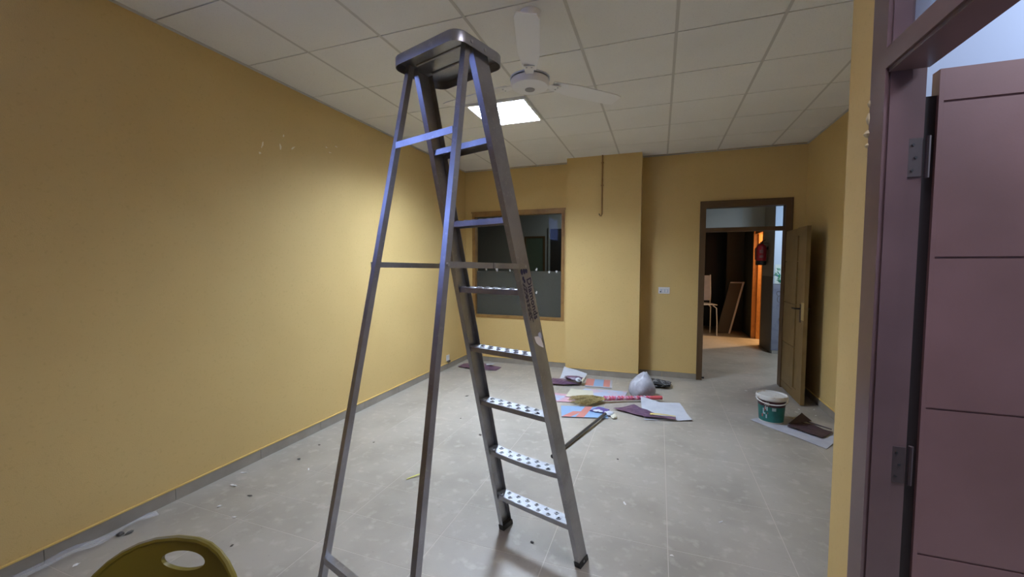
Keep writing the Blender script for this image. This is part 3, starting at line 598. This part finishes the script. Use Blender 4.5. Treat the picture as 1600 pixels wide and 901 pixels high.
# by the pillar
sheet4('paper_sheet', [(-.70, 2.97), (-.40, 3.04), (-.37, 3.26), (-.70, 3.30)], 'paper', 'white sheet of paper propped against the pillar foot', 'paper', .004, lambda u, v: .10*v*v*(1-.6*u), seed=3)
sheet4('purple_magazine', [(-.78, 2.68), (-.40, 2.78), (-.38, 2.93), (-.78, 2.95)], 'purple', 'dark purple magazine below the propped white sheet', 'magazine', .012, lambda u, v: .015*math.sin(3*u), th=.004, seed=4)
cr_ = thing('crumpled_wrapper', 'crumpled lilac and white wrapper on the purple magazine', 'wrapper', (-.47, 2.87, .045))
def blob(rx, ry, rz, seed, amp=.35, nu=14, nv=9):
    w_ = random.Random(seed); ks = [(w_.randint(1, 4), w_.randint(1, 4), w_.uniform(0, 6)) for _ in range(5)]
    prof = []
    for j in range(nv+1):
        ph = -math.pi/2+math.pi*j/nv; ring = []
        for i in range(nu):
            th = 2*math.pi*i/nu; d = 1+amp*sum(math.sin(a*th+b*ph*2+c) for a, b, c in ks)/3*math.cos(ph)
            ring.append((rx*d*math.cos(th)*math.cos(ph), ry*d*math.sin(th)*math.cos(ph), rz*(math.sin(ph)+1)*(.85+.15*d)))
        prof.append(ring)
    return G().loft(prof)
blob(.13, .05, .03, 11).obj('wrapper', 'purple', cr_, True)
o = blob(.035, .03, .03, 12).obj('white_wad', 'paper', cr_, True); o.location = (.06, -.06, 0)
o = blob(.02, .06, .025, 13).obj('white_wad', 'cream', cr_, True); o.location = (.12, -.02, 0)
bk_ = thing('striped_booklet', 'coral and blue striped booklet lying by the pillar', 'booklet', (-.175, 2.98, 0), math.radians(5))
G().box(-.165, .165, -.17, .17, .001, .012).obj('cover', 'coral', bk_)
G().box(-.06, .06, -.17, .165, .012, .0135).obj('blue_band', 'sky', bk_); G().box(-.165, .168, -.172, -.15, .002, .0138).obj('spine', 'greypaper', bk_); G().box(.14, .168, -.15, .17, .002, .0137).obj('edge_band', 'greypaper', bk_)
# posters under the broom
sheet4('poster_sheet', [(-.42, 2.36), (.18, 2.50), (.20, 2.76), (-.30, 2.70)], 'paleblue', 'pale blue and pink poster under the broom and bag', 'poster', .003, seed=5)
sheet4('cream_sheet', [(-.46, 2.30), (-.14, 2.36), (-.20, 2.62), (-.46, 2.60)], 'cream', 'cream paper sheet behind the broom bristles', 'paper', .003, seed=6, base=.011)
sheet4('pink_poster', [(-.55, 2.10), (-.10, 2.20), (-.20, 2.42), (-.62, 2.40)], 'pink', 'pink and blue poster sheet under the broom bristles', 'poster', .003, seed=7, base=.003)
pb = thing('striped_poster', 'blue and coral striped poster in front of the broom', 'poster', (-.16, 1.93, 0), math.radians(14))
G().box(-.26, .20, -.20, .12, .008, .010).obj('sheet', 'sky', pb)
for x0, x1, y0_, y1_ in ((-.26,-.17,-.20,-.04),(-.12,-.04,-.20,.12)):
    G().add([(x0,y0_,.0108),(x1,y0_,.0108),(x1+.12,y1_,.0108),(x0+.12,y1_,.0108)], [(0,1,2,3)]).obj('coral_stripe', 'coral', pb)
vb = thing('violet_wrapper', 'violet packet with a white print beside the pole end', 'packet', (-.03, 1.96, .010))
G().loft([[(-.09,-.05,z),(.06,-.06,z),(.10,.04,z),(-.02,.09,z)] for z in (.002, .014)]).obj('packet', 'violet', vb)
for (x, y, r) in ((-.03,-.045,.03),(.02,-.05,.026),(-.005,-.02,.02)): G().lathe([(.001,.0145),(r,.0145),(r*.9,.019),(.001,.02)], (x, y, 0), 9).obj('white_print', 'paper', vb)
# broom
br = thing('straw_broom', 'straw broom with a pink woven handle on the floor', 'broom', (-.02, 2.27, .014), math.atan2(.27, .61))
G().tube([(.0, 0, .035), (.08, 0, .032), (.3, 0, .03), (.52, 0, .028)], [.028, .026, .022, .020], 12).obj('handle', 'handle', br, True)
G().tube([(.52, 0, .028), (.66, 0, .028)], [.023, .021], 12).obj('handle_cap', 'redcap', br, True)
for k in range(14): G().tube([(.02+.036*k, 0, .034), (.030+.036*k, 0, .034)], .0275-.0005*k, 12).obj('binding_ring', 'redcap' if k % 3 else 'pink', br, True)
bg = G()
rb = random.Random(5)
for k in range(240):
    a = rb.uniform(-1, 1); l = rb.uniform(.22, .42)*(1-.15*abs(a)); z1 = rb.uniform(.004, .085)*(1-.5*abs(a)); y1_ = a*.15+rb.uniform(-.02, .02)
    p0 = Vector((.02, a*.022, .03+.01*rb.random())); p1 = Vector((-l*.5, y1_*.62, .02+z1*.6)); p2 = Vector((-l, y1_, max(.004, z1*.55)))
    bg.tube([p0, p1, p2], [.003, .0032, .0009], 4)
o = bg.obj('bristles', 'bristle', br); o['kind'] = 'stuff'
# white sheet on the right with a purple corner, purple flyer
sheet4('white_poster_sheet', [(.42, 1.87), (.86, 2.00), (.77, 2.52), (.36, 2.42)], 'paper', 'large white sheet lying right of the broom handle', 'paper', .004, lambda u, v: .05*max(0, (v-.7))*max(0, .5-u)*8 + .02*max(0, u-.8)*max(0, .3-v)*10, seed=8)
pm = sheet4('purple_flyer', [(.10, 2.07), (.42, 1.93), (.52, 2.06), (.30, 2.26)], 'purple', 'purple flyer overlapping the large white sheet', 'flyer', .006, seed=9, base=.012)
tc = thing('torn_magazine_page', 'torn purple and yellow magazine page on the white sheet', 'paper', (.55, 1.98, .02))
G().sheet(lambda u, v: (-.14+.30*u, -.09+.05*u+.12*v*(1-.7*u), .004+.006*math.sin(5*u+3*v)+.004), 8, 4, .0015).obj('page', 'purple', tc)
G().sheet(lambda u, v: (-.08+.24*u, .0+.04*v*(1-.5*u)+.03*u-.02, .016+.004*math.sin(4*u)), 6, 2, .0015).obj('yellow_strip', 'yellowprint', tc)
# bag and cloth
bgo = thing('plastic_bag', 'tied grey plastic bag standing by the broom', 'bag', (.355, 2.66, 0))
w_ = random.Random(21); rings = []
for j, (r, z) in enumerate([(.001,.002),(.10,.0),(.135,.025),(.148,.07),(.146,.115),(.132,.155),(.110,.19),(.084,.22),(.060,.243),(.042,.262),(.026,.278),(.001,.286)]):
    rings.append([(r*(1+.10*math.sin(3*t+j*.5)+.05*math.sin(7*t+j))*math.cos(t)+.045*(z/.28)**3, r*(1+.10*math.sin(3*t+j*.5)+.05*math.sin(5*t-j))*math.sin(t), z+.008*math.sin(4*t+j)*(1 if 0 < j < 11 and z > .01 else 0)) for t in [2*math.pi*i/22 for i in range(22)]])
G().loft(rings).obj('bag_body', 'greyplastic', bgo, True)
ck = thing('black_cloth', 'crumpled black cloth heap behind the grey bag', 'cloth', (.52, 3.12, 0))
o = blob(.17, .11, .045, 31, .5, 20, 10).obj('cloth_heap', 'blackcloth', ck, True)
o = blob(.07, .05, .03, 32, .5).obj('cloth_fold', 'blackcloth', ck, True); o.location = (-.22, -.10, 0)
# pole
pole = thing('metal_pole', 'grey metal pole lying on the floor behind the ladder', 'pole', (-.236, .79, 0), math.atan2(1.068, .288))
L_ = math.hypot(1.068, .288)
G().tube([(.02, 0, .016), (L_-.02, 0, .034)], .0145, 12).obj('tube', 'darksteel', pole, True)
G().tube([(0, 0, .0165), (.035, 0, .0165)], .016, 12).obj('end_cap', 'black', pole, True)
tn = thing('tissue_wad', 'crumpled white tissue at the far end of the metal pole', 'tissue', (.085, 1.885, 0))
blob(.05, .035, .022, 41, .5).obj('wad', 'paper', tn, True); o = blob(.03, .05, .015, 42, .6).obj('strip', 'cream', tn, True); o.location = (.05, -.04, 0)
# bucket on its sheet
sheet4('card_sheet', [(1.86, 1.72), (2.09, 2.06), (1.68, 2.52), (1.40, 2.23)], 'greypaper', 'grey white card sheet under the paint bucket', 'card', .003, seed=12)
bu = thing('paint_bucket', 'teal labelled paint bucket with white rim', 'bucket', (1.585, 2.27, .011))
prof = lambda z: .102+.018*z/.25
G().lathe([(.001,.002),(prof(0),.0),(prof(.2),.2),(prof(.25),.25)], n=28).obj('body', 'bucketwhite', bu, True)
G().loft([[((prof(z)+.001)*math.cos(t), (prof(z)+.001)*math.sin(t), z) for t in [k*2*math.pi/28 for k in range(28)]] for z in (.012, .165)], cap=False).obj('label', 'teal', bu, True)
G().loft([[((prof(z)+.0014)*math.cos(t), (prof(z)+.0014)*math.sin(t), z) for t in [k*2*math.pi/28 for k in range(28)]] for z in (.160, .215)], cap=False).obj('paint_band', 'darkred', bu, True)
G().lathe([(prof(.21)+.001,.222),(.133,.224),(.136,.236),(.133,.262),(.126,.264),(.122,.25),(.108,.246),(.001,.245)], n=28).obj('rim', 'bucketwhite', bu, True)
G().lathe([(.001,.246),(.112,.2465),(.112,.249),(.001,.2495)], n=28).obj('lid_paint', 'innerpaint', bu, True)
G().tube([(.133*math.cos(t), .133*math.sin(t)-.006, .222-.030*math.sin((t+math.pi*1.03)*1.0)) for t in [-math.pi*1.03+k*math.pi*.9/10 for k in range(11)]], .006, 6).obj('bail_handle', 'bucketwhite', bu, True)
def arc_patch(z0, z1, a0, a1, off): return G().loft([[((prof(z)+off)*math.cos(a), (prof(z)+off)*math.sin(a), z) for z in (z0, z1)] for a in [a0+(a1-a0)*k/6 for k in range(7)]], cap=False)
arc_patch(.125, .155, -1.75, -1.45, .002).obj('label_patch', 'mint', bu)
for k in range(9):
    a_ = -2.55+.06*k+random.uniform(-.04, .04); z_ = random.uniform(.03, .14); arc_patch(z_, z_+random.uniform(.01, .04), a_, a_+random.uniform(.05, .12), .002).obj('label_patch', 'mint' if k % 4 else 'redcap', bu)
for k in range(4): arc_patch(.172+.009*k, .177+.009*k, -2.35+.05*k, -1.95, .0025).obj('paint_streak', 'bucketwhite', bu)
ms = thing('maroon_sheet', 'folded dark maroon sheet beside the bucket', 'sheet', (1.865, 2.13, .010))
wv = rnd(15)
def flatp(u, v):
    A, B, C_, D_ = Vector((-.18, .0, 0)), Vector((.03, -.20, 0)), Vector((.17, -.02, 0)), Vector((-.05, .20, 0))
    p = (A*(1-u)+B*u)*(1-v)+(D_*(1-u)+C_*u)*v
    return (p.x, p.y, .004+.007*(1+wv(u, v)))
G().sheet(flatp, 8, 8, .002).obj('flat_part', 'maroonpaper', ms)
def flap(u, v):
    p = Vector((-.16, .05, .014)).lerp(Vector((.07, .19, .022)), u)
    q = Vector((-.02, .17, .095))
    r = p.lerp(q, v*.98); return (r.x, r.y, r.z+.006*math.sin(3*u)*v)
G().sheet(flap, 6, 5, .002).obj('raised_flap', 'maroonpaper', ms)
G().tube([(.02, .15, .026), (.09, .08, .026), (.165, .0, .026)], .006, 6).obj('rolled_edge', 'maroonpaper', ms)
# corner sheet
cs_ = thing('purple_corner_sheet', 'bent purple brochure in the far left corner', 'brochure', (-1.98, 3.14, 0))
G().sheet(lambda u, v: (-.30+.62*u, -.10+.10*abs(2*u-1)*(1-v)+.30*v, .006+.05*(1-abs(2*u-.9))*(.4+.6*math.sin(2.4*v))), 10, 6, .002).obj('brochure', 'purple', cs_)
G().sheet(lambda u, v: (.05+.16*u, .12+.10*v, .03+.02*u), 3, 3, .002).obj('white_page', 'paper', cs_)
G().sheet(lambda u, v: (-.12+.10*u, -.02+.05*v, .045+.02*v), 3, 2, .002).obj('white_corner', 'violet', cs_)
# strip, plastic, crumbs
o = G().sheet(lambda u, v: (.13*u-.016*math.sin(2*u), -.01+.02*v+.13*u, .003+.01*math.sin(2.2*u)), 8, 2, .001).obj('yellow_strip', 'yellowtape'); o.location = (-1.13, .13, 0); tag(o, 'short yellow green plastic strip on the floor', 'strip')
pw = rnd(55)
o = G().sheet(lambda u, v: (-.02+.10*v+.02*math.sin(9*u), 1.0*u, .004+.030*(1+pw(u*2.5, v*3))*(.35+.65*v)), 26, 5, .0006).obj('clear_plastic_strip', 'clear', None, True); o.location = (XL+.035, -1.75, 0); tag(o, 'crumpled clear plastic strip lying along the skirting', 'plastic')
cm = {}
for mname in ('crumb', 'whitecrumb'):
    for k in range(3): cm[mname, k] = blob(.010+.004*k, .007, .003, 60+k+(9 if mname == 'crumb' else 0), .6, 8, 4).mesh('floor_crumb', mname)
spots = [(-2.30,-.93,'crumb',2.2),(-2.27,-.90,'crumb',1.6),(-1.98,-.40,'crumb',.9),(-1.62,-.78,'crumb',1.0),(-2.10,.10,'crumb',1.0),(-1.55,-.05,'whitecrumb',1.2),(-1.3,1.3,'crumb',.9),(-.95,1.0,'crumb',1.5),(-1.55,1.95,'crumb',1.3),(-.10,-.20,'crumb',1.1),(-1.75,.55,'crumb',.8),(-2.2,-.35,'whitecrumb',1.4),(-2.05,-.55,'whitecrumb',1.2),(-2.15,.35,'crumb',.9),(.35,.35,'whitecrumb',.9),(.62,-.05,'whitecrumb',.9),(.25,.95,'crumb',.9),(.9,.35,'whitecrumb',.8),(1.95,2.75,'whitecrumb',1.1),(2.05,2.6,'whitecrumb',1.0),(1.9,2.65,'whitecrumb',.9),(2.1,2.8,'whitecrumb',1.2),(1.55,3.3,'whitecrumb',1.0),(1.8,2.9,'whitecrumb',.9),(1.2,-.05,'whitecrumb',.8),(-.70,2.60,'crumb',1.4),(-2.3,-.2,'whitecrumb',1.2),(-2.22,-1.15,'whitecrumb',1.3),(-1.85,-.60,'whitecrumb',.9),(-1.9,.0,'whitecrumb',.9)]
for k, (x, y, m_, s_) in enumerate(spots):
    o = link('floor_crumb', cm[m_, k % 3]); o.location = (x, y, 0); o.rotation_euler = (0, 0, k*1.7); o.scale = (s_, s_, s_)
    tag(o, 'small dark crumb of debris on the tiles' if m_ == 'crumb' else 'small white plaster crumb on the tiles', 'debris', 'dark crumbs on the floor' if m_ == 'crumb' else 'white plaster crumbs on the floor')
